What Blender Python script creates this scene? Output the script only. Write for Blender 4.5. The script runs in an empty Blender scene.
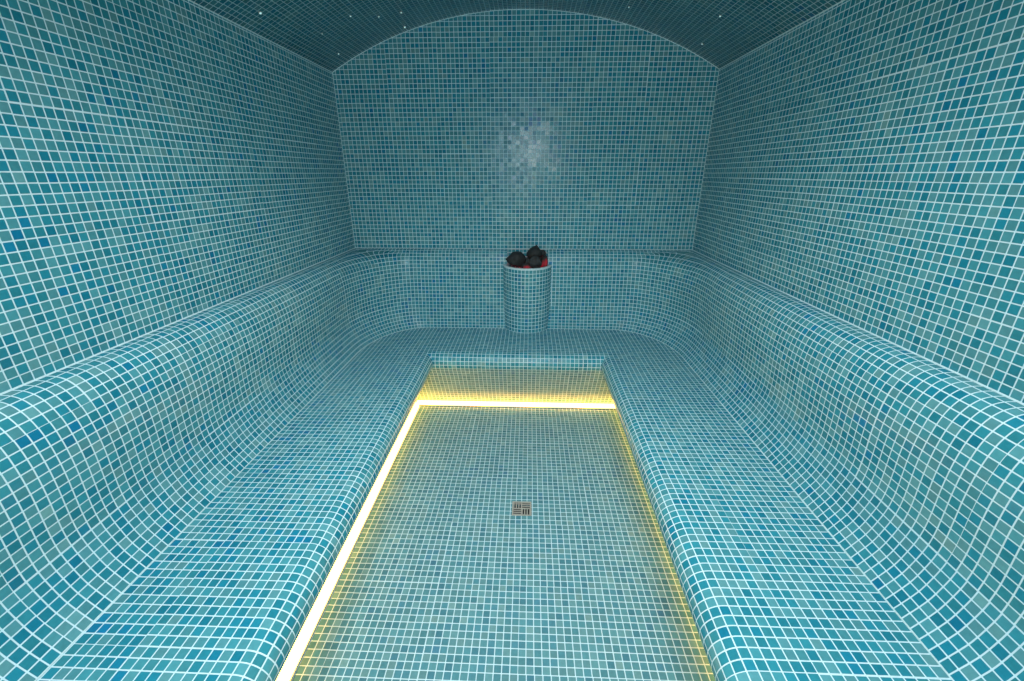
# Mosaic-tiled steam room: U-shaped bench, vaulted ceiling, lit toe recess, tiled heater column with stones.
import bpy, bmesh, math, random
from mathutils import Vector, noise

random.seed(7)
scene = bpy.context.scene
COL = scene.collection
PI = math.pi

# ------------------------------------------------------------------ dimensions (metres)
P = 0.02657            # mosaic pitch
W = 1.22               # half width of the room above the bench
YB = 3.105             # back wall
YF = -0.75             # front wall, behind the camera
ZL = 1.0               # ledge on top of the backrest
ZS = 2.10              # spring of the vault
SAG = 0.3175
SEAT = 0.4425
NR = 0.065             # bullnose radius
NXC = 0.5935           # bullnose axis, half width
NYC = 2.523            # bullnose axis of the back bench
FX = 0.668              # tiled floor half width (LED profile beyond)
FXR = 0.694
FY = 2.575


# ------------------------------------------------------------------ helpers
def link(o):
    COL.objects.link(o)
    return o


def tag(o, label=None, cat=None, group=None, kind=None):
    if label: o["label"] = label
    if cat: o["category"] = cat
    if group: o["group"] = group
    if kind: o["kind"] = kind
    return o


def empty(name, loc=(0, 0, 0), rz=0.0):
    o = bpy.data.objects.new(name, None)
    o.empty_display_size = 0.05
    o.location = loc
    o.rotation_euler.z = rz
    return link(o)


def build(name, verts, faces, mat, parent=None, uvs=None, smooth=False, loc=None):
    """uvs: one (u, v) per vertex"""
    me = bpy.data.meshes.new(name)
    me.from_pydata([tuple(v) for v in verts], [], faces)
    if uvs:
        lay = me.uv_layers.new(name="UVMap")
        for lp in me.loops:
            lay.data[lp.index].uv = uvs[lp.vertex_index]
    if smooth:
        for p in me.polygons:
            p.use_smooth = True
    me.update()
    o = bpy.data.objects.new(name, me)
    if mat: me.materials.append(mat)
    if parent: o.parent = parent
    if loc: o.location = loc
    return link(o)


def from_bm(name, bm, mat, parent=None, smooth=False, loc=None):
    me = bpy.data.meshes.new(name)
    bmesh.ops.recalc_face_normals(bm, faces=bm.faces)
    bm.to_mesh(me)
    bm.free()
    if smooth:
        for p in me.polygons:
            p.use_smooth = True
    if mat: me.materials.append(mat)
    o = bpy.data.objects.new(name, me)
    if parent: o.parent = parent
    if loc: o.location = loc
    return link(o)


def box(bm, x0, x1, y0, y1, z0, z1):
    vs = [bm.verts.new(p) for p in ((x0, y0, z0), (x1, y0, z0), (x1, y1, z0), (x0, y1, z0),
                                    (x0, y0, z1), (x1, y0, z1), (x1, y1, z1), (x0, y1, z1))]
    for f in ((3, 2, 1, 0), (4, 5, 6, 7), (0, 1, 5, 4), (1, 2, 6, 5), (2, 3, 7, 6), (3, 0, 4, 7)):
        bm.faces.new([vs[i] for i in f])


def solid(o, t):
    """give a shell surface real thickness away from the room (behind its normal)"""
    m = o.modifiers.new("Solidify", "SOLIDIFY")
    m.thickness = t
    m.offset = -1
    m.use_even_offset = False
    return o


def warp(x, y):
    # the left wall of the room runs very slightly inwards towards the back
    return x * (1 - 0.024 * max(0.0, y) / YB) if x < 0 else x


# ------------------------------------------------------------------ materials
def nodes_of(name):
    m = bpy.data.materials.new(name)
    m.use_nodes = True
    nt = m.node_tree
    for n in list(nt.nodes): nt.nodes.remove(n)
    return m, nt


def tile_mat(name, seed=0.0, grout_w=0.122, green=0.0, grey=0.0):
    m, nt = nodes_of(name)
    N, L = nt.nodes, nt.links

    def node(t, **k):
        n = N.new(t)
        for a, b in k.items(): setattr(n, a, b)
        return n

    def math_(op, a, b=None, c=None, clamp=False):
        n = node("ShaderNodeMath", operation=op, use_clamp=clamp)
        for i, v in enumerate((a, b, c)):
            if v is None: continue
            if isinstance(v, (int, float)): n.inputs[i].default_value = v
            else: L.new(v, n.inputs[i])
        return n.outputs[0]

    def vmath(op, a, b=None, scale=None):
        n = node("ShaderNodeVectorMath", operation=op)
        for i, v in enumerate((a, b)):
            if v is None: continue
            if isinstance(v, tuple): n.inputs[i].default_value = v
            else: L.new(v, n.inputs[i])
        if scale is not None: n.inputs["Scale"].default_value = scale
        return n.outputs[0]

    uv = node("ShaderNodeUVMap", uv_map="UVMap").outputs[0]
    uv = vmath("ADD", uv, (40.0 + seed * 13.0, 40.0 + seed * 7.0, 0.0))
    # mosaic comes in sheets of 12 x 12, each laid a hair out of line with the next
    sheet = vmath("FLOOR", vmath("SCALE", uv, scale=1 / 12.0))
    sw = node("ShaderNodeTexWhiteNoise", noise_dimensions="3D")
    L.new(vmath("ADD", sheet, (3.3, 1.7, seed + 0.5)), sw.inputs["Vector"])
    jit = vmath("MULTIPLY", vmath("SUBTRACT", sw.outputs["Color"], (0.5, 0.5, 0.5)), (0.09, 0.09, 0.0))
    g = vmath("ADD", uv, jit)
    cell = vmath("FLOOR", g)
    fr = vmath("SUBTRACT", g, cell)
    d = vmath("ABSOLUTE", vmath("SUBTRACT", fr, (0.5, 0.5, 0.0)))
    sx = node("ShaderNodeSeparateXYZ")
    L.new(d, sx.inputs[0])
    half = 0.5 - grout_w * 0.5
    # rounded-rectangle distance: >0 outside the tile face
    qx = math_("MAXIMUM", math_("SUBTRACT", sx.outputs[0], half - 0.05), 0.0)
    qy = math_("MAXIMUM", math_("SUBTRACT", sx.outputs[1], half - 0.05), 0.0)
    dist = math_("SUBTRACT", math_("SQRT", math_("ADD", math_("MULTIPLY", qx, qx), math_("MULTIPLY", qy, qy))), 0.05)
    mr = node("ShaderNodeMapRange", interpolation_type="SMOOTHSTEP")
    mr.inputs["From Min"].default_value = -0.012
    mr.inputs["From Max"].default_value = 0.012
    L.new(dist, mr.inputs["Value"])
    grout = mr.outputs[0]

    wn = node("ShaderNodeTexWhiteNoise", noise_dimensions="3D")
    L.new(vmath("ADD", cell, (0.37, 0.11, seed)), wn.inputs["Vector"])
    wn2 = node("ShaderNodeTexWhiteNoise", noise_dimensions="3D")
    L.new(vmath("ADD", cell, (5.37, 9.11, seed + 31.0)), wn2.inputs["Vector"])
    cl = node("ShaderNodeTexNoise", noise_dimensions="3D")
    cl.inputs["Scale"].default_value = 0.13
    cl.inputs["Detail"].default_value = 3.0
    cl.inputs["Roughness"].default_value = 0.6
    L.new(vmath("ADD", cell, (0.0, 0.0, seed * 3.1)), cl.inputs["Vector"])
    # value that picks the glass colour: mostly per tile, a little by batch
    val = math_("ADD", math_("MULTIPLY", wn.outputs["Value"], 0.66),
                math_("MULTIPLY", math_("SUBTRACT", cl.outputs["Fac"], 0.28 - green), 0.75), clamp=True)
    ramp = node("ShaderNodeValToRGB")
    cr = ramp.color_ramp
    cr.interpolation = "LINEAR"
    stops = [(0.00, (0.006, 0.175, 0.375)), (0.08, (0.008, 0.188, 0.350)), (0.18, (0.013, 0.208, 0.296)),
             (0.45, (0.031, 0.252, 0.310)), (0.65, (0.066, 0.284, 0.326)), (0.80, (0.098, 0.304, 0.340)),
             (0.90, (0.132, 0.330, 0.345)), (1.00, (0.205, 0.375, 0.355))]
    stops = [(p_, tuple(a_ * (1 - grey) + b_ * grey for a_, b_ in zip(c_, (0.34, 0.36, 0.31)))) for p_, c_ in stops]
    while len(cr.elements) < len(stops): cr.elements.new(0.5)
    for e, (p, c) in zip(cr.elements, stops):
        e.position = p
        e.color = (*c, 1)
    L.new(val, ramp.inputs[0])
    # cloudy body colour within each tile
    cloud = node("ShaderNodeTexNoise", noise_dimensions="3D")
    cloud.inputs["Scale"].default_value = 2.2
    cloud.inputs["Detail"].default_value = 2.0
    L.new(uv, cloud.inputs["Vector"])
    hsv = node("ShaderNodeHueSaturation")
    L.new(ramp.outputs[0], hsv.inputs["Color"])
    L.new(math_("ADD", math_("MULTIPLY", wn2.outputs["Value"], 0.26),
                math_("ADD", math_("MULTIPLY", cloud.outputs["Fac"], 0.3), 0.71)), hsv.inputs["Value"])
    mix = node("ShaderNodeMix", data_type="RGBA")
    L.new(grout, mix.inputs["Factor"])
    L.new(hsv.outputs[0], mix.inputs[6])
    mix.inputs[7].default_value = (0.61, 0.79, 0.84, 1)

    # every tile sits at its own slight tilt
    tilt = vmath("SCALE", vmath("SUBTRACT", wn2.outputs["Color"], (0.5, 0.5, 0.5)), scale=0.06)
    geo = node("ShaderNodeNewGeometry")
    nrm = vmath("NORMALIZE", vmath("ADD", geo.outputs["Normal"], tilt))
    bump = node("ShaderNodeBump")
    bump.inputs["Strength"].default_value = 0.35
    bump.inputs["Distance"].default_value = 0.002
    L.new(math_("SUBTRACT", 1.0, grout), bump.inputs["Height"])
    L.new(nrm, bump.inputs["Normal"])

    bs = node("ShaderNodeBsdfPrincipled")
    L.new(mix.outputs[2], bs.inputs["Base Color"])
    L.new(math_("ADD", math_("MULTIPLY", grout, 0.45), 0.23), bs.inputs["Roughness"])
    L.new(bump.outputs[0], bs.inputs["Normal"])
    bs.inputs["IOR"].default_value = 1.45
    bs.inputs["Specular IOR Level"].default_value = 0.26
    out = node("ShaderNodeOutputMaterial")
    L.new(bs.outputs[0], out.inputs[0])
    return m


def plain(name, color, rough=0.5, metal=0.0, noise_amt=0.0, nscale=40.0):
    m, nt = nodes_of(name)
    N, L = nt.nodes, nt.links
    bs = N.new("ShaderNodeBsdfPrincipled")
    bs.inputs["Base Color"].default_value = (*color, 1)
    bs.inputs["Roughness"].default_value = rough
    bs.inputs["Metallic"].default_value = metal
    if noise_amt:
        tc = N.new("ShaderNodeTexCoord")
        nz = N.new("ShaderNodeTexNoise")
        nz.inputs["Scale"].default_value = nscale
        nz.inputs["Detail"].default_value = 5
        L.new(tc.outputs["Object"], nz.inputs["Vector"])
        rp = N.new("ShaderNodeValToRGB")
        rp.color_ramp.elements[0].position = 0.3
        rp.color_ramp.elements[1].position = 0.7
        rp.color_ramp.elements[0].color = (*[c * (1 - noise_amt) for c in color], 1)
        rp.color_ramp.elements[1].color = (*[min(1, c * (1 + noise_amt)) for c in color], 1)
        L.new(nz.outputs["Fac"], rp.inputs[0])
        L.new(rp.outputs[0], bs.inputs["Base Color"])
        bp = N.new("ShaderNodeBump")
        bp.inputs["Strength"].default_value = 0.4
        bp.inputs["Distance"].default_value = 0.004
        L.new(nz.outputs["Fac"], bp.inputs["Height"])
        L.new(bp.outputs[0], bs.inputs["Normal"])
    out = N.new("ShaderNodeOutputMaterial")
    L.new(bs.outputs[0], out.inputs[0])
    return m


def glow(name, color, strength):
    m, nt = nodes_of(name)
    em = nt.nodes.new("ShaderNodeEmission")
    em.inputs[0].default_value = (*color, 1)
    em.inputs[1].default_value = strength
    out = nt.nodes.new("ShaderNodeOutputMaterial")
    nt.links.new(em.outputs[0], out.inputs[0])
    return m


M_WL = tile_mat("mosaic_left_wall", 1, green=0.00)
M_WR = tile_mat("mosaic_right_wall", 2, green=0.02)
M_WB = tile_mat("mosaic_back_wall", 3, green=0.02)
M_CE = tile_mat("mosaic_ceiling", 4)
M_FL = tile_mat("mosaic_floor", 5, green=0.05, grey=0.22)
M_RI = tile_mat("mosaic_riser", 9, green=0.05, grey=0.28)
M_ST = tile_mat("mosaic_seat", 6, green=0.02)
M_BK = tile_mat("mosaic_backrest", 7, green=0.02)
M_CO = tile_mat("mosaic_column", 8, green=0.02, grout_w=0.14)
M_GROUT = plain("grout", (0.60, 0.76, 0.78), 0.8, 0, 0.1, 60)
M_STEEL = plain("brushed_steel", (0.50, 0.45, 0.39), 0.45, 0.25, 0.08, 120)
M_DARK = plain("drain_shadow", (0.012, 0.012, 0.013), 0.6)
M_ALU = plain("aluminium_profile", (0.62, 0.62, 0.60), 0.4, 1.0)
M_STONE = plain("dark_stone", (0.016, 0.017, 0.018), 0.75, 0, 0.5, 45)
M_STONE2 = plain("greyer_stone", (0.035, 0.037, 0.038), 0.8, 0, 0.5, 45)
M_BOWL = plain("scorched_steel", (0.02, 0.018, 0.018), 0.7)
M_EMBER = glow("ember_glow", (1.0, 0.02, 0.05), 1.1)
M_RED_LIT, _nt = nodes_of("red_lit_stone")
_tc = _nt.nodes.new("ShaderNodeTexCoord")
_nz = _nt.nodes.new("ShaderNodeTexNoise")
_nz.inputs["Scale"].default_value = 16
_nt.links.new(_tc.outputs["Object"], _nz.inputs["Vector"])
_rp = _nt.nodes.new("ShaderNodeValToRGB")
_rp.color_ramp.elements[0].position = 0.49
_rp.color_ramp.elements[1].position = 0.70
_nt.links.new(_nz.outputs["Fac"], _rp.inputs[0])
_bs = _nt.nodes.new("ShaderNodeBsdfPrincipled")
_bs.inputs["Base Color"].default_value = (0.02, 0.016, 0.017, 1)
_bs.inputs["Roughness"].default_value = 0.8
_bs.inputs["Emission Color"].default_value = (0.30, 0.003, 0.016, 1)  # red heater light on these stones, put in as patchy emission
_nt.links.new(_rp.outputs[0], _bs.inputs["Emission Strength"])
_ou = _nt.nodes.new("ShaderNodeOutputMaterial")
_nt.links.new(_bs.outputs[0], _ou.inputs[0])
M_LED = glow("warm_led", (1.0, 0.50, 0.085), 13.0)
M_STAR = glow("fibre_star", (0.6, 1.0, 1.0), 0.75)

# ------------------------------------------------------------------ setting: walls, vault, floor
R = (W * W + SAG * SAG) / (2 * SAG)
ZC = ZS + SAG - R
TH = math.asin(W / R)


def ceil_z(x):
    return ZC + math.sqrt(max(0, R * R - x * x))


def strip(name, A, B, uva, uvb, mat, **k):
    """quad strip between two equally long polylines"""
    n = len(A)
    v = list(A) + list(B)
    f = [(i, i + 1, n + i + 1, n + i) for i in range(n - 1)]
    return build(name, v, f, mat, uvs=list(uva) + list(uvb), **k)


def side_wall(name, s, mat):
    ys = [YF, 0, YB]
    z0, z1 = 0.0, ZS
    A = [(warp(s * W, y), y, z0) for y in ys]
    B = [(warp(s * W, y), y, z1) for y in ys]
    uva = [(y / P, (z0 - ZL) / P) for y in ys]
    uvb = [(y / P, (z1 - ZL) / P) for y in ys]
    if s < 0:
        o = strip(name, A, B, uva, uvb, mat)
    else:
        o = strip(name, A[::-1], B[::-1], uva[::-1], uvb[::-1], mat)
    tag(o, kind="structure")
    return solid(o, 0.10)


side_wall("wall_left", -1, M_WL)
side_wall("wall_right", 1, M_WR)


def end_wall(name, y, mat, flip, pitch):
    n = 24
    xs = [-W + 2 * W * i / n for i in range(n + 1)]
    A = [(warp(x, y), y, 0.0) for x in xs]
    B = [(warp(x, y), y, ceil_z(x)) for x in xs]
    uva = [(warp(x, y) / pitch, -ZL / pitch) for x in xs]
    uvb = [(warp(x, y) / pitch, (ceil_z(x) - ZL) / pitch) for x in xs]
    if flip:
        A, B, uva, uvb = A[::-1], B[::-1], uva[::-1], uvb[::-1]
    o = strip(name, A, B, uva, uvb, mat)
    tag(o, kind="structure")
    return solid(o, 0.10)


end_wall("wall_back", YB, M_WB, False, 0.0272)
end_wall("wall_front", YF, M_WB, True, P)

n = 40
ang = [-TH + 2 * TH * i / n for i in range(n + 1)]
A = [(warp(R * math.sin(a), YF), YF, ZC + R * math.cos(a)) for a in ang]
B = [(warp(R * math.sin(a), YB), YB, ZC + R * math.cos(a)) for a in ang]
o = strip("ceiling", B, A, [(R * a / P, YB / P) for a in ang], [(R * a / P, YF / P) for a in ang], M_CE, smooth=True)
tag(o, kind="structure")
solid(o, 0.10)

# grout joints where the wall meets the vault and the ledge
def joint(name, pts, r=0.0035, mat=None):
    cu = bpy.data.curves.new(name, "CURVE")
    cu.dimensions = "3D"
    cu.bevel_depth = r
    cu.bevel_resolution = 1
    sp = cu.splines.new("POLY")
    sp.points.add(len(pts) - 1)
    for q, p in zip(sp.points, pts): q.co = (*p, 1)
    cu.materials.append(mat or M_GROUT)
    tmp = link(bpy.data.objects.new("tmp", cu))
    bpy.context.view_layer.update()
    me = bpy.data.meshes.new_from_object(tmp.evaluated_get(bpy.context.evaluated_depsgraph_get()))
    bpy.data.objects.remove(tmp)
    bpy.data.curves.remove(cu)
    me.name = name
    o = bpy.data.objects.new(name, me)
    tag(o, kind="structure")
    return link(o)


joint("trim_1", [(warp(-W, y), y, ZS) for y in (YF, 0, YB)])
joint("trim_2", [(W, y, ZS) for y in (YF, YB)])
joint("trim_3", [(warp(-W + 2 * W * i / 30, YB), YB, ceil_z(-W + 2 * W * i / 30)) for i in range(31)])
joint("trim_4", [(warp(-W, YB), YB, ZL), (warp(-W, YB), YB, ZS)], 0.003)
joint("trim_6", [(warp(-W, y), y, ZL) for y in (YF, 0, YB)], 0.004)
joint("trim_7", [(W, y, ZL) for y in (YF, YB)], 0.004)
joint("trim_8", [(warp(-W, YB), YB, ZL), (W, YB, ZL)], 0.004)
joint("trim_5", [(W, YB, ZL), (W, YB, ZS)], 0.003)

# floor, with a square opening left for the drain
DX, DY, DH = 0.050, 1.637, 0.047
xs = [-0.76, DX - DH, DX + DH, 0.76]
ysf = [YF, DY - DH, DY + DH, 2.70]
v, uv, f = [], [], []
for y in ysf:
    for x in xs:
        v.append((x, y, 0.0))
        uv.append(((x + FX) / P, (y - FY) / P))
for j in range(3):
    for i in range(3):
        if i == 1 and j == 1: continue
        f.append((j * 4 + i, j * 4 + i + 1, (j + 1) * 4 + i + 1, (j + 1) * 4 + i))
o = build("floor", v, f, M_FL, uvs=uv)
tag(o, kind="structure")
solid(o, 0.05)

# ------------------------------------------------------------------ the U-shaped bench
bench = empty("tiled_bench", (0, YB - 0.3, 0))
tag(bench, "turquoise mosaic bench wrapping three walls with rounded front edge and wavy backrest", "bench")
BI = bench.matrix_world.inverted()
OFF = Vector((0, YB - 0.3, 0))


def loc(v):
    return (v[0], v[1] - OFF.y, v[2])


# section of the backrest: offset from the wall, height
prof_key = [(0.002, 1.000), (0.026, 0.999), (0.050, 0.992), (0.071, 0.976), (0.088, 0.951), (0.101, 0.918), (0.109, 0.877),
            (0.1135, 0.83), (0.1145, 0.775), (0.1125, 0.715), (0.1115, 0.655), (0.116, 0.605), (0.129, 0.557), (0.151, 0.503), (0.1925, 0.4425)]
# the same section along the back wall: a tighter roll, then an almost straight lean down to the seat
back_key = [0.002, 0.020, 0.038, 0.052, 0.063, 0.071, 0.077, 0.083, 0.088, 0.094, 0.100, 0.106, 0.113, 0.121, 0.130]


def catmull(pts, k=4):
    out = []
    for i in range(len(pts) - 1):
        p0 = pts[max(0, i - 1)]; p1 = pts[i]; p2 = pts[i + 1]; p3 = pts[min(len(pts) - 1, i + 2)]
        for j in range(k):
            t = j / k
            out.append(tuple(0.5 * ((2 * b) + (-a + c) * t + (2 * a - 5 * b + 4 * c - d) * t * t + (-a + 3 * b - 3 * c + d) * t ** 3)
                             for a, b, c, d in zip(p0, p1, p2, p3)))
    out.append(pts[-1])
    return out


prof = catmull(prof_key)
prof_b = [q[0] for q in catmull([(b, 0.0) for b in back_key])]
# carry the section on a little below the seat so no slit shows
arc = [0.0]
for a, b in zip(prof, prof[1:]):
    arc.append(arc[-1] + math.hypot(b[0] - a[0], b[1] - a[1]))


NS, NA = 10, 20
CX, CY, CR, CT = 0.058, 3.048, 0.170, 0.900      # heater column: axis, radius, top
BACKX = [-0.64, -0.45, -0.27, CX - 0.145, CX + 0.145, 0.34, 0.50, 0.64]


def bench_path(off, offb):
    """plan curve of the backrest at a given offset; returns list of (x, y) from left front to right front"""
    k = min(1.0, off / 0.10)
    k = k * k * (3 - 2 * k)
    rx, ry = 0.36 * k + 0.001, 0.52 * k + 0.001
    X, Y = W - off, YB - offb
    ya, xb = Y - ry, X - rx
    left = [(-X, YF + 0.003 + (ya - YF - 0.003) * i / NS) for i in range(NS + 1)]
    left += [(-X + rx * (1 - math.cos(PI / 2 * i / NA)), ya + ry * math.sin(PI / 2 * i / NA)) for i in range(1, NA + 1)]
    back = [(x, Y) for x in BACKX if -xb + 0.01 < x < xb - 0.01]
    return left + back + [(-x, y) for x, y in left[::-1]]


def run(ring, i0, i1):
    acc = [0.0]
    for i in range(i0 + 1, i1 + 1):
        acc.append(acc[-1] + math.hypot(ring[i][0] - ring[i - 1][0], ring[i][1] - ring[i - 1][1]))
    return acc


rings = [bench_path(a_, b_) for (a_, z), b_ in zip(prof, prof_b)]
nr = len(rings[0])
mid = rings[int(len(rings) * 0.62)]
# columns: world depth along the sides, world width along the back, the corners take up the difference
K = mid[NS][1] + run(mid, NS, NS + NA)[-1] - mid[NS + NA][0]
v, uv, f = [], [], []
for ring, (a_, z), s in zip(rings, prof, arc):
    acc = run(ring, NS, NS + NA)
    tot = acc[-1]
    for i, (x, y) in enumerate(ring):
        j = min(i, nr - 1 - i)
        if j <= NS: uu = y
        elif j <= NS + NA:
            t = acc[j - NS] / tot
            uu = ring[NS][1] * (1 - t) + (K + ring[NS + NA][0]) * t
        else: uu = K + x
        if j <= NS + NA and i > j: uu = 2 * K - uu
        v.append(loc((warp(x, y), y, z)))
        uv.append((uu / P, (arc[-1] - s) / P))
for k in range(len(prof) - 1):
    for i in range(nr - 1):
        if abs(rings[k][i][0] - (CX - 0.145)) < 1e-6: continue       # the heater column stands in this gap
        a = k * nr + i
        f.append((a, a + nr, a + nr + 1, a + 1))
o = build("backrest", v, f, M_BK, parent=bench, uvs=uv, smooth=True)
ref = [(warp(x, y), y) for x, y in rings[-1]]

# seat top: flat surface from bullnose axis to the crease (and a little under the backrest)
n_out = len(ref)
outer = ref
inner = [(-NXC, YF), (-NXC, NYC), (NXC, NYC), (NXC, YF)]
v, uv, f = [], [], []
for i, (x, y) in enumerate(outer):
    q = (x * 1.01, y + (0.012 if NS < i < n_out - NS - 1 else 0))
    r_ = (max(-NXC, min(NXC, x)), min(y, NYC))
    for c in (q, r_):
        v.append(loc((c[0], c[1], SEAT)))
        uv.append(((c[0] + NXC) / P, (c[1] - NYC) / P))
for i in range(n_out - 1):
    f.append((2 * i, 2 * i + 1, 2 * i + 3, 2 * i + 2))
build("seat", v, f, M_ST, parent=bench, uvs=uv)
# pale grout bead in the crease between seat and backrest
bead = joint("grout_joint", [loc((x, y, SEAT + 0.001)) for x, y in ref], 0.0022)
bead.parent = bench
del bead["kind"]

# bullnose and undercut riser
PH = math.radians(119.3)
nose = []
for i in range(17):
    a = PH * i / 16
    nose.append((-NR * math.sin(a), SEAT - NR + NR * math.cos(a), NR * a))     # (towards room is negative), z, arc
dxe, ze, se = nose[-1]
rec = ze * math.tan(PH - PI / 2)
rl = math.hypot(rec, ze)
riser = [(dxe, ze, se)]
for i in range(1, 9):
    t = i / 8
    riser.append((dxe + rec * t, ze * (1 - t), se + rl * t))


def u_strip(name, sect, mat, smooth):
    """sweep a section round the inside of the U with mitred corners, each leg with its own grid"""
    v, uv, f = [], [], []
    legs = []
    m = len(sect)

    def leg(pa, pb, uva, uvb):
        b = len(v)
        for (d, z, s) in sect:
            for q, fu in ((pa(d), uva), (pb(d), uvb)):
                v.append(loc((q[0], q[1], z)))
                uv.append(fu(d, s, q))
        for i in range(m - 1):
            f.append((b + 2 * i, b + 2 * i + 2, b + 2 * i + 3, b + 2 * i + 1))

    leg(lambda d: (-NXC - d, YF + 0.003), lambda d: (-NXC - d, NYC + d),
        lambda d, s, q: (s / P, (q[1] - NYC) / P), lambda d, s, q: (s / P, (q[1] - NYC) / P))
    leg(lambda d: (-NXC - d, NYC + d), lambda d: (NXC + d, NYC + d),
        lambda d, s, q: ((q[0] + NXC) / P, -s / P), lambda d, s, q: ((q[0] + NXC) / P, -s / P))
    leg(lambda d: (NXC + d, NYC + d), lambda d: (NXC + d, YF + 0.003),
        lambda d, s, q: ((2 * NXC - s) / P, (q[1] - NYC) / P), lambda d, s, q: ((2 * NXC - s) / P, (q[1] - NYC) / P))
    o = build(name, v, f, mat, parent=bench, uvs=uv, smooth=False)
    # smooth along the roll only: split normals at the mitres come free from the separate legs
    if smooth:
        for p in o.data.polygons: p.use_smooth = True
    return o


u_strip("front_edge", nose, M_ST, True)
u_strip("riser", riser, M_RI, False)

# ------------------------------------------------------------------ LED profiles at the foot of the riser
def led(name, label, pa, pb, nrm, wd=0.030, ht=0.038):
    """pa, pb: ends on the floor line at the tile edge; nrm: unit direction from floor towards the riser"""
    pa, pb, nrm = Vector(pa), Vector(pb), Vector(nrm)
    base = (pa + pb) / 2
    t = empty(name, base)
    tag(t, label, "light strip", "led strips along the foot of the bench")
    L_ = (pb - pa) / 2

    def sweep(nm, sect, mat, sm):
        v, f = [], []
        for (d, z) in sect:
            for s in (-1, 1):
                q = nrm * d + L_ * s
                v.append((q.x, q.y, z))
        m = len(sect)
        for i in range(m - 1):
            f.append((2 * i, 2 * i + 1, 2 * i + 3, 2 * i + 2))
        f.append(tuple(2 * i for i in range(m))[::-1])
        f.append(tuple(2 * i + 1 for i in range(m)))
        bm = bmesh.new()
        me = bpy.data.meshes.new("tmp")
        me.from_pydata(v, [], f)
        bm.from_mesh(me)
        bpy.data.meshes.remove(me)
        return from_bm(nm, bm, mat, t, sm)

    # aluminium channel: thin tray lying in the corner
    sweep("channel", [(0.0, 0.001), (0.0, 0.006), (0.002, 0.006), (0.002, 0.003), (wd + 0.008, 0.003), (wd + 0.008, 0.001), (0.0, 0.001)], M_ALU, False)
    # quarter-round diffuser leaning against the riser
    dome = [(0.004 + wd * (1 - math.cos(PI / 2 * i / 8)), 0.003 + ht * math.sin(PI / 2 * i / 8)) for i in range(9)]
    dome.append((0.004 + wd, 0.003))
    dome.append(dome[0])
    sweep("diffuser", dome, M_LED, True)
    return t


led("led_strip", "glowing warm light strip along the foot of the left bench", (-FX - 0.001, YF + 0.005, 0), (-FX - 0.001, FY, 0), (-1, 0, 0))
led("led_strip", "glowing warm light strip along the foot of the right bench", (FXR + 0.001, YF + 0.005, 0), (FXR + 0.001, FY, 0), (1, 0, 0), 0.010, 0.032)
led("led_strip", "glowing warm light strip across the far end of the floor, under the back bench", (-FX - 0.03, FY + 0.02, 0), (FX + 0.03, FY + 0.02, 0), (0, 1, 0), 0.026, 0.024)

# ------------------------------------------------------------------ floor drain
dr = empty("floor_drain", (DX, DY, 0), 0)
tag(dr, "small square steel floor drain with slots running two ways", "drain")
bm = bmesh.new()
e, w_ = 0.0465, 0.007
box(bm, -e, e, -e, -e + w_, -0.012, 0.0015)
box(bm, -e, e, e - w_, e, -0.012, 0.0015)
box(bm, -e, -e + w_, -e + w_, e - w_, -0.012, 0.0015)
box(bm, e - w_, e, -e + w_, e - w_, -0.012, 0.0015)
from_bm("frame", bm, M_STEEL, dr)
bm = bmesh.new()
g_ = e - w_ - 0.001
bar = 0.0042
box(bm, -g_, g_, -bar / 2, bar / 2, -0.0015, 0.0008)
box(bm, -bar / 2, bar / 2, -g_, -bar / 2, -0.0015, 0.0008)
box(bm, -bar / 2, bar / 2, bar / 2, g_, -0.0015, 0.0008)
q = g_ - bar / 2                                    # quadrant size
for sx_, sy_, vert in ((-1, 1, True), (1, 1, False), (-1, -1, False), (1, -1, True)):
    cx, cy = sx_ * (bar / 2 + q / 2), sy_ * (bar / 2 + q / 2)
    for i in range(4):                              # bars either side of three slots
        c = -q / 2 + q * (0, 1, 2, 3)[i] / 3
        lo_, hi_ = max(-q / 2, c - 0.0028), min(q / 2, c + 0.0028)
        if vert: box(bm, cx + lo_, cx + hi_, cy - q / 2, cy + q / 2, -0.0012, 0.0006)
        else: box(bm, cx - q / 2, cx + q / 2, cy + lo_, cy + hi_, -0.0012, 0.0006)
from_bm("grate", bm, M_STEEL, dr)
bm = bmesh.new()
box(bm, -e, e, -e, e, -0.040, -0.030)
from_bm("sump", bm, M_DARK, dr)

# ------------------------------------------------------------------ heater column
col = empty("stone_heater", (CX, CY, SEAT))
tag(col, "half-round mosaic column standing on the back bench, filled with dark stones", "heater")
YMAX = YB - 0.004 - CY                 # the column dies into the wall
a_end = math.asin(min(1, YMAX / CR))
A0, A1 = PI - a_end, 2 * PI + a_end    # from back-left round the front to back-right
NA = 48


def cpt(a, r):
    return (r * math.cos(a), r * math.sin(a))


angs = [A0 + (A1 - A0) * i / NA for i in range(NA + 1)]
H = CT - SEAT
RI = CR - 0.022
v, uv, f = [], [], []
for z in (0.0, H):
    for a in angs:
        x, y = cpt(a, CR)
        v.append((x, y, z)); uv.append((CR * (a - 1.5 * PI) / (P * 0.97) + 0.5, z / P))
m = NA + 1
for i in range(NA): f.append((i, i + 1, m + i + 1, m + i))
b = len(v)
for z in (H - 0.10, H):                # inside of the opening
    for a in angs:
        x, y = cpt(a, RI)
        y = min(y, YMAX - 0.004)
        v.append((x, y, z)); uv.append((CR * (a - 1.5 * PI) / P, z / P))
for i in range(NA): f.append((b + i + 1, b + i, b + m + i, b + m + i + 1))
build("shaft", v, f, M_CO, parent=col, uvs=uv, smooth=True)
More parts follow.
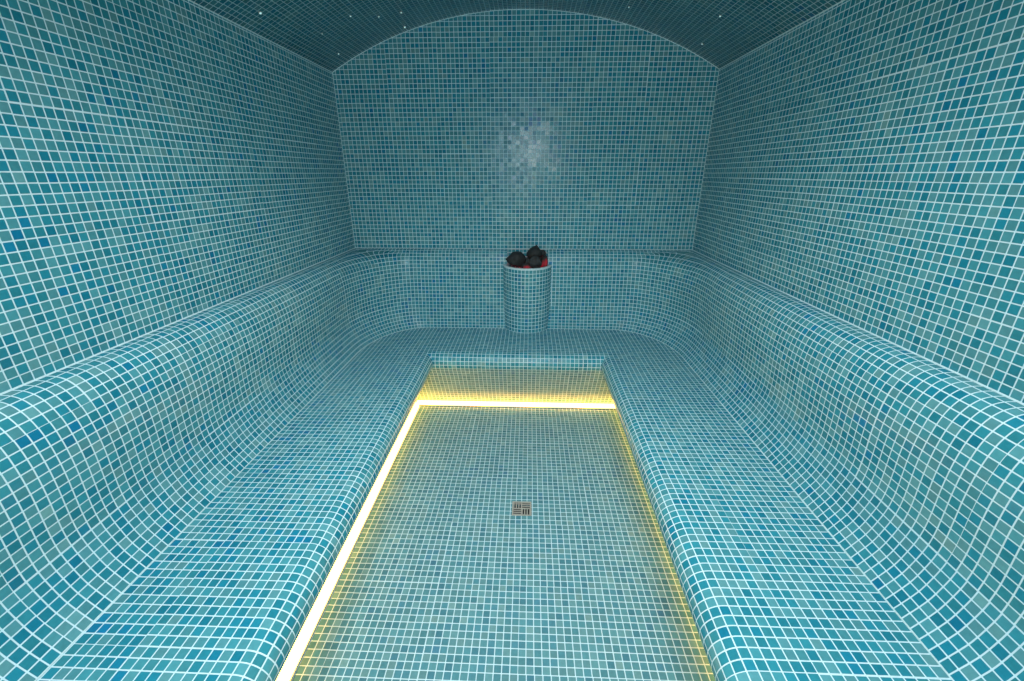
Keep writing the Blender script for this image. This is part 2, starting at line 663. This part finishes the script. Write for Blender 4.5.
# rim: pale grout ring on top
v, f = [], []
ring_sec = [(CR + 0.0025, H - 0.004), (CR + 0.0025, H + 0.001), (CR - 0.003, H + 0.004), (RI, H + 0.003), (RI, H - 0.004)]
for r_, z in ring_sec:
    for a in angs:
        x, y = cpt(a, r_)
        v.append((x, min(y, YMAX), z))
for k in range(len(ring_sec) - 1):
    for i in range(NA):
        f.append((k * m + i, k * m + i + 1, (k + 1) * m + i + 1, (k + 1) * m + i))
build("rim", v, f, M_GROUT, parent=col, smooth=True)
# tray under the stones and the glowing element below them
bm = bmesh.new()
pts = [(x, min(y, YMAX - 0.006)) for x, y in (cpt(a, RI - 0.002) for a in angs)]
lo = [bm.verts.new((x, y, H - 0.075)) for x, y in pts]
hi = [bm.verts.new((x, y, H - 0.065)) for x, y in pts]
bm.faces.new(lo[::-1]); bm.faces.new(hi)
for i in range(len(pts)):
    j = (i + 1) % len(pts)
    bm.faces.new((lo[i], lo[j], hi[j], hi[i]))
from_bm("tray", bm, M_BOWL, col)
bm = bmesh.new()
for k in range(5):
    y = -0.10 + k * 0.035
    hw = math.sqrt(max(0.001, 0.125 ** 2 - y * y)) - 0.005
    bmesh.ops.create_cone(bm, cap_ends=True, segments=10, radius1=0.006, radius2=0.006, depth=2 * hw,
                          matrix=__import__("mathutils").Matrix.Translation((0, y, H - 0.056)) @ __import__("mathutils").Matrix.Rotation(PI / 2, 4, "Y"))
o = from_bm("heating_element", bm, M_EMBER, col, True)
o["label"] = "glowing red heating element"


# ------------------------------------------------------------------ stones
def stone(name, c, r, seed, mat, label, spike=0.0, sub=3):
    rng = random.Random(seed)
    bm = bmesh.new()
    bmesh.ops.create_icosphere(bm, subdivisions=sub, radius=1.0)
    planes = []
    for _ in range(9):
        d = Vector((rng.uniform(-1, 1), rng.uniform(-1, 1), rng.uniform(-1, 1))).normalized()
        planes.append((d, rng.uniform(0.62, 0.92)))
    sh = Vector((seed * 3.7, seed * 1.3, 0))
    for vt in bm.verts:
        p = vt.co.copy()
        for d, h in planes:
            k = p.dot(d)
            if k > h: p -= d * (k - h) * 0.85
        p *= 1 + 0.14 * noise.noise(p * 1.6 + sh) + 0.05 * noise.noise(p * 5 + sh)
        if spike and p.z > 0:      # a broken tip leaning to one side
            p.x = p.x * (1 - 0.62 * p.z) + 0.12 * p.z
            p.y *= 1 - 0.45 * p.z
            p.z *= 1 + spike
        vt.co = Vector((p.x * r[0], p.y * r[1], p.z * r[2]))
    o = from_bm(name, bm, mat, None, sub < 4, c)
    o.rotation_euler = (0, 0, rng.uniform(-0.4, 0.4))
    tag(o, label, "stone", "stones heaped in the heater column")
    return o


def S(dx, dy, dz):
    return (CX + dx, CY + dy, CT + dz)


stone("heater_stone", S(-0.084, -0.070, 0.046), (0.074, 0.058, 0.060), 1, M_STONE, "largest dark stone, rounded, at the left of the heap in the column")
stone("heater_stone", S(0.044, -0.050, 0.092), (0.060, 0.040, 0.046), 12, M_STONE, "pointed dark stone standing highest on the heap", 0.35)
stone("heater_stone", S(0.058, -0.090, 0.034), (0.050, 0.036, 0.042), 3, M_STONE2, "grey-black stone directly under the pointed one")
stone("heater_stone", S(0.116, -0.060, 0.030), (0.028, 0.042, 0.050), 4, M_RED_LIT, "red-lit stone against the right rim of the column")
stone("heater_stone", S(-0.002, -0.118, 0.004), (0.040, 0.026, 0.030), 5, M_RED_LIT, "low red-lit stone in the dip right of the large left stone")
stone("heater_stone", S(0.062, -0.132, -0.006), (0.040, 0.014, 0.022), 6, M_STONE, "small dark stone at the front rim, below the grey-black one")
stone("heater_stone", S(0.098, -0.020, 0.080), (0.032, 0.030, 0.030), 21, M_STONE, "small dark stone just right of the pointed one, at its shoulder")
stone("heater_stone", S(0.006, -0.046, 0.024), (0.036, 0.034, 0.034), 7, M_STONE2, "stone in the middle of the heap, behind the low red-lit one")

# ------------------------------------------------------------------ fibre-optic stars in the vault
stars = [(-1.106, 2.197, 1.25, "bright star light nearest the left wall, foremost of the left ones"),
         (-1.030, 2.636, 0.7, "faint star light between the foremost one and the corner of the back wall"),
         (-1.073, 2.939, 0.9, "star light low in the corner of left wall and back wall"),
         (-0.864, 2.623, 0.9, "star light high on the left of the vault, leftmost of the top three"),
         (-0.760, 2.766, 0.9, "star light high on the left of the vault, middle of the top three"),
         (-0.650, 2.821, 0.9, "star light high on the left of the vault, rightmost of the top three"),
         (-0.688, 3.027, 1.15, "bright star light just above the arched edge of the back wall"),
         (0.592, 2.849, 0.8, "star light nearest the crown on the right side of the vault"),
         (0.981, 2.552, 1.0, "star light nearest the right wall, foremost of the right ones"),
         (1.038, 2.930, 0.9, "star light low in the corner of right wall and back wall")]
for x, y, sc_, lab in stars:
    z = ceil_z(x / (1 - 0.024 * y / YB)) if x < 0 else ceil_z(x)
    o = empty("star_light", (x, y, z))
    a = math.atan2(x, z - ZC)
    o.rotation_euler = (0, a, 0)
    tag(o, lab, "ceiling light", "star lights in the vault")
    bm = bmesh.new()
    segs = 10
    prev = None
    for k in range(5):
        t = PI / 2 * k / 4
        rr, zz = 0.0042 * sc_ * math.cos(t), -0.003 - 0.0042 * sc_ * math.sin(t)
        if k == 4:
            top = bm.verts.new((0, 0, zz))
            for i in range(segs): bm.faces.new((prev[i], prev[(i + 1) % segs], top))
        else:
            cur = [bm.verts.new((rr * math.cos(2 * PI * i / segs), rr * math.sin(2 * PI * i / segs), zz)) for i in range(segs)]
            if prev:
                for i in range(segs): bm.faces.new((prev[i], prev[(i + 1) % segs], cur[(i + 1) % segs], cur[i]))
            prev = cur
    from_bm("lens", bm, M_STAR, o, True)
    bm = bmesh.new()
    bmesh.ops.create_cone(bm, cap_ends=True, segments=14, radius1=0.0055 * sc_, radius2=0.0055 * sc_, depth=0.006)
    from_bm("bezel", bm, M_STEEL, o)

# ------------------------------------------------------------------ lights
def light(name, kind, loc_, rot, energy, color, **k):
    d = bpy.data.lights.new(name, kind)
    d.energy = energy
    d.color = color
    for a, b in k.items(): setattr(d, a, b)
    o = bpy.data.objects.new(name, d)
    o.location = loc_
    o.rotation_euler = rot
    return link(o)


light("camera_flash", "SPOT", (0.07, -0.12, 1.80), (math.radians(84), 0, math.radians(1)), 60, (0.92, 1.0, 1.01), shadow_soft_size=0.04,  # unseen camera flash, cone aimed at the back wall to spare the sides
      spot_size=math.radians(105), spot_blend=1.0)
light("added_overhead_light", "AREA", (0.03, 0.55, 2.33), (math.radians(4), 0, 0), 35, (0.92, 1.0, 1.01), shape="RECTANGLE", size=1.2, size_y=1.3,  # added unseen overhead light for the seats, widened to soften its wall glint
      spread=math.radians(138))
light("front_fill", "AREA", (0.0, YF + 0.05, 1.3), (math.radians(84), 0, 0), 9, (0.95, 0.98, 1.0), shape="RECTANGLE", size=1.0, size_y=1.6)  # added unseen fill behind the camera, lifts upper walls and ceiling

w = bpy.data.worlds.new("World")
scene.world = w
w.use_nodes = True
w.node_tree.nodes["Background"].inputs[0].default_value = (0.02, 0.03, 0.035, 1)
w.node_tree.nodes["Background"].inputs[1].default_value = 0.2

# ------------------------------------------------------------------ camera
cam = bpy.data.cameras.new("camera")
cam.sensor_fit = "HORIZONTAL"
cam.sensor_width = 36
cam.lens = 430.0 / 1024 * 36
cam.clip_start = 0.02
co = bpy.data.objects.new("camera", cam)
co.location = (0.065, 0, 1.5)
co.rotation_euler = (math.radians(90 - 21.17), 0, math.radians(2.17))
link(co)
scene.camera = co

scene.cycles.use_denoising = True
scene.cycles.denoiser = 'OPENIMAGEDENOISE'
scene.cycles.denoising_input_passes = 'RGB_ALBEDO_NORMAL'
scene.cycles.denoising_prefilter = 'ACCURATE'
scene.cycles.denoising_quality = 'HIGH'
scene.cycles.use_adaptive_sampling = False
scene.cycles.max_bounces = 10
scene.cycles.diffuse_bounces = 6
scene.cycles.sample_clamp_indirect = 6
vs = scene.view_settings
vs.view_transform = "Standard"
vs.look = "None"
vs.gamma = 1
vs.exposure = 0.0
vs.use_curve_mapping = False
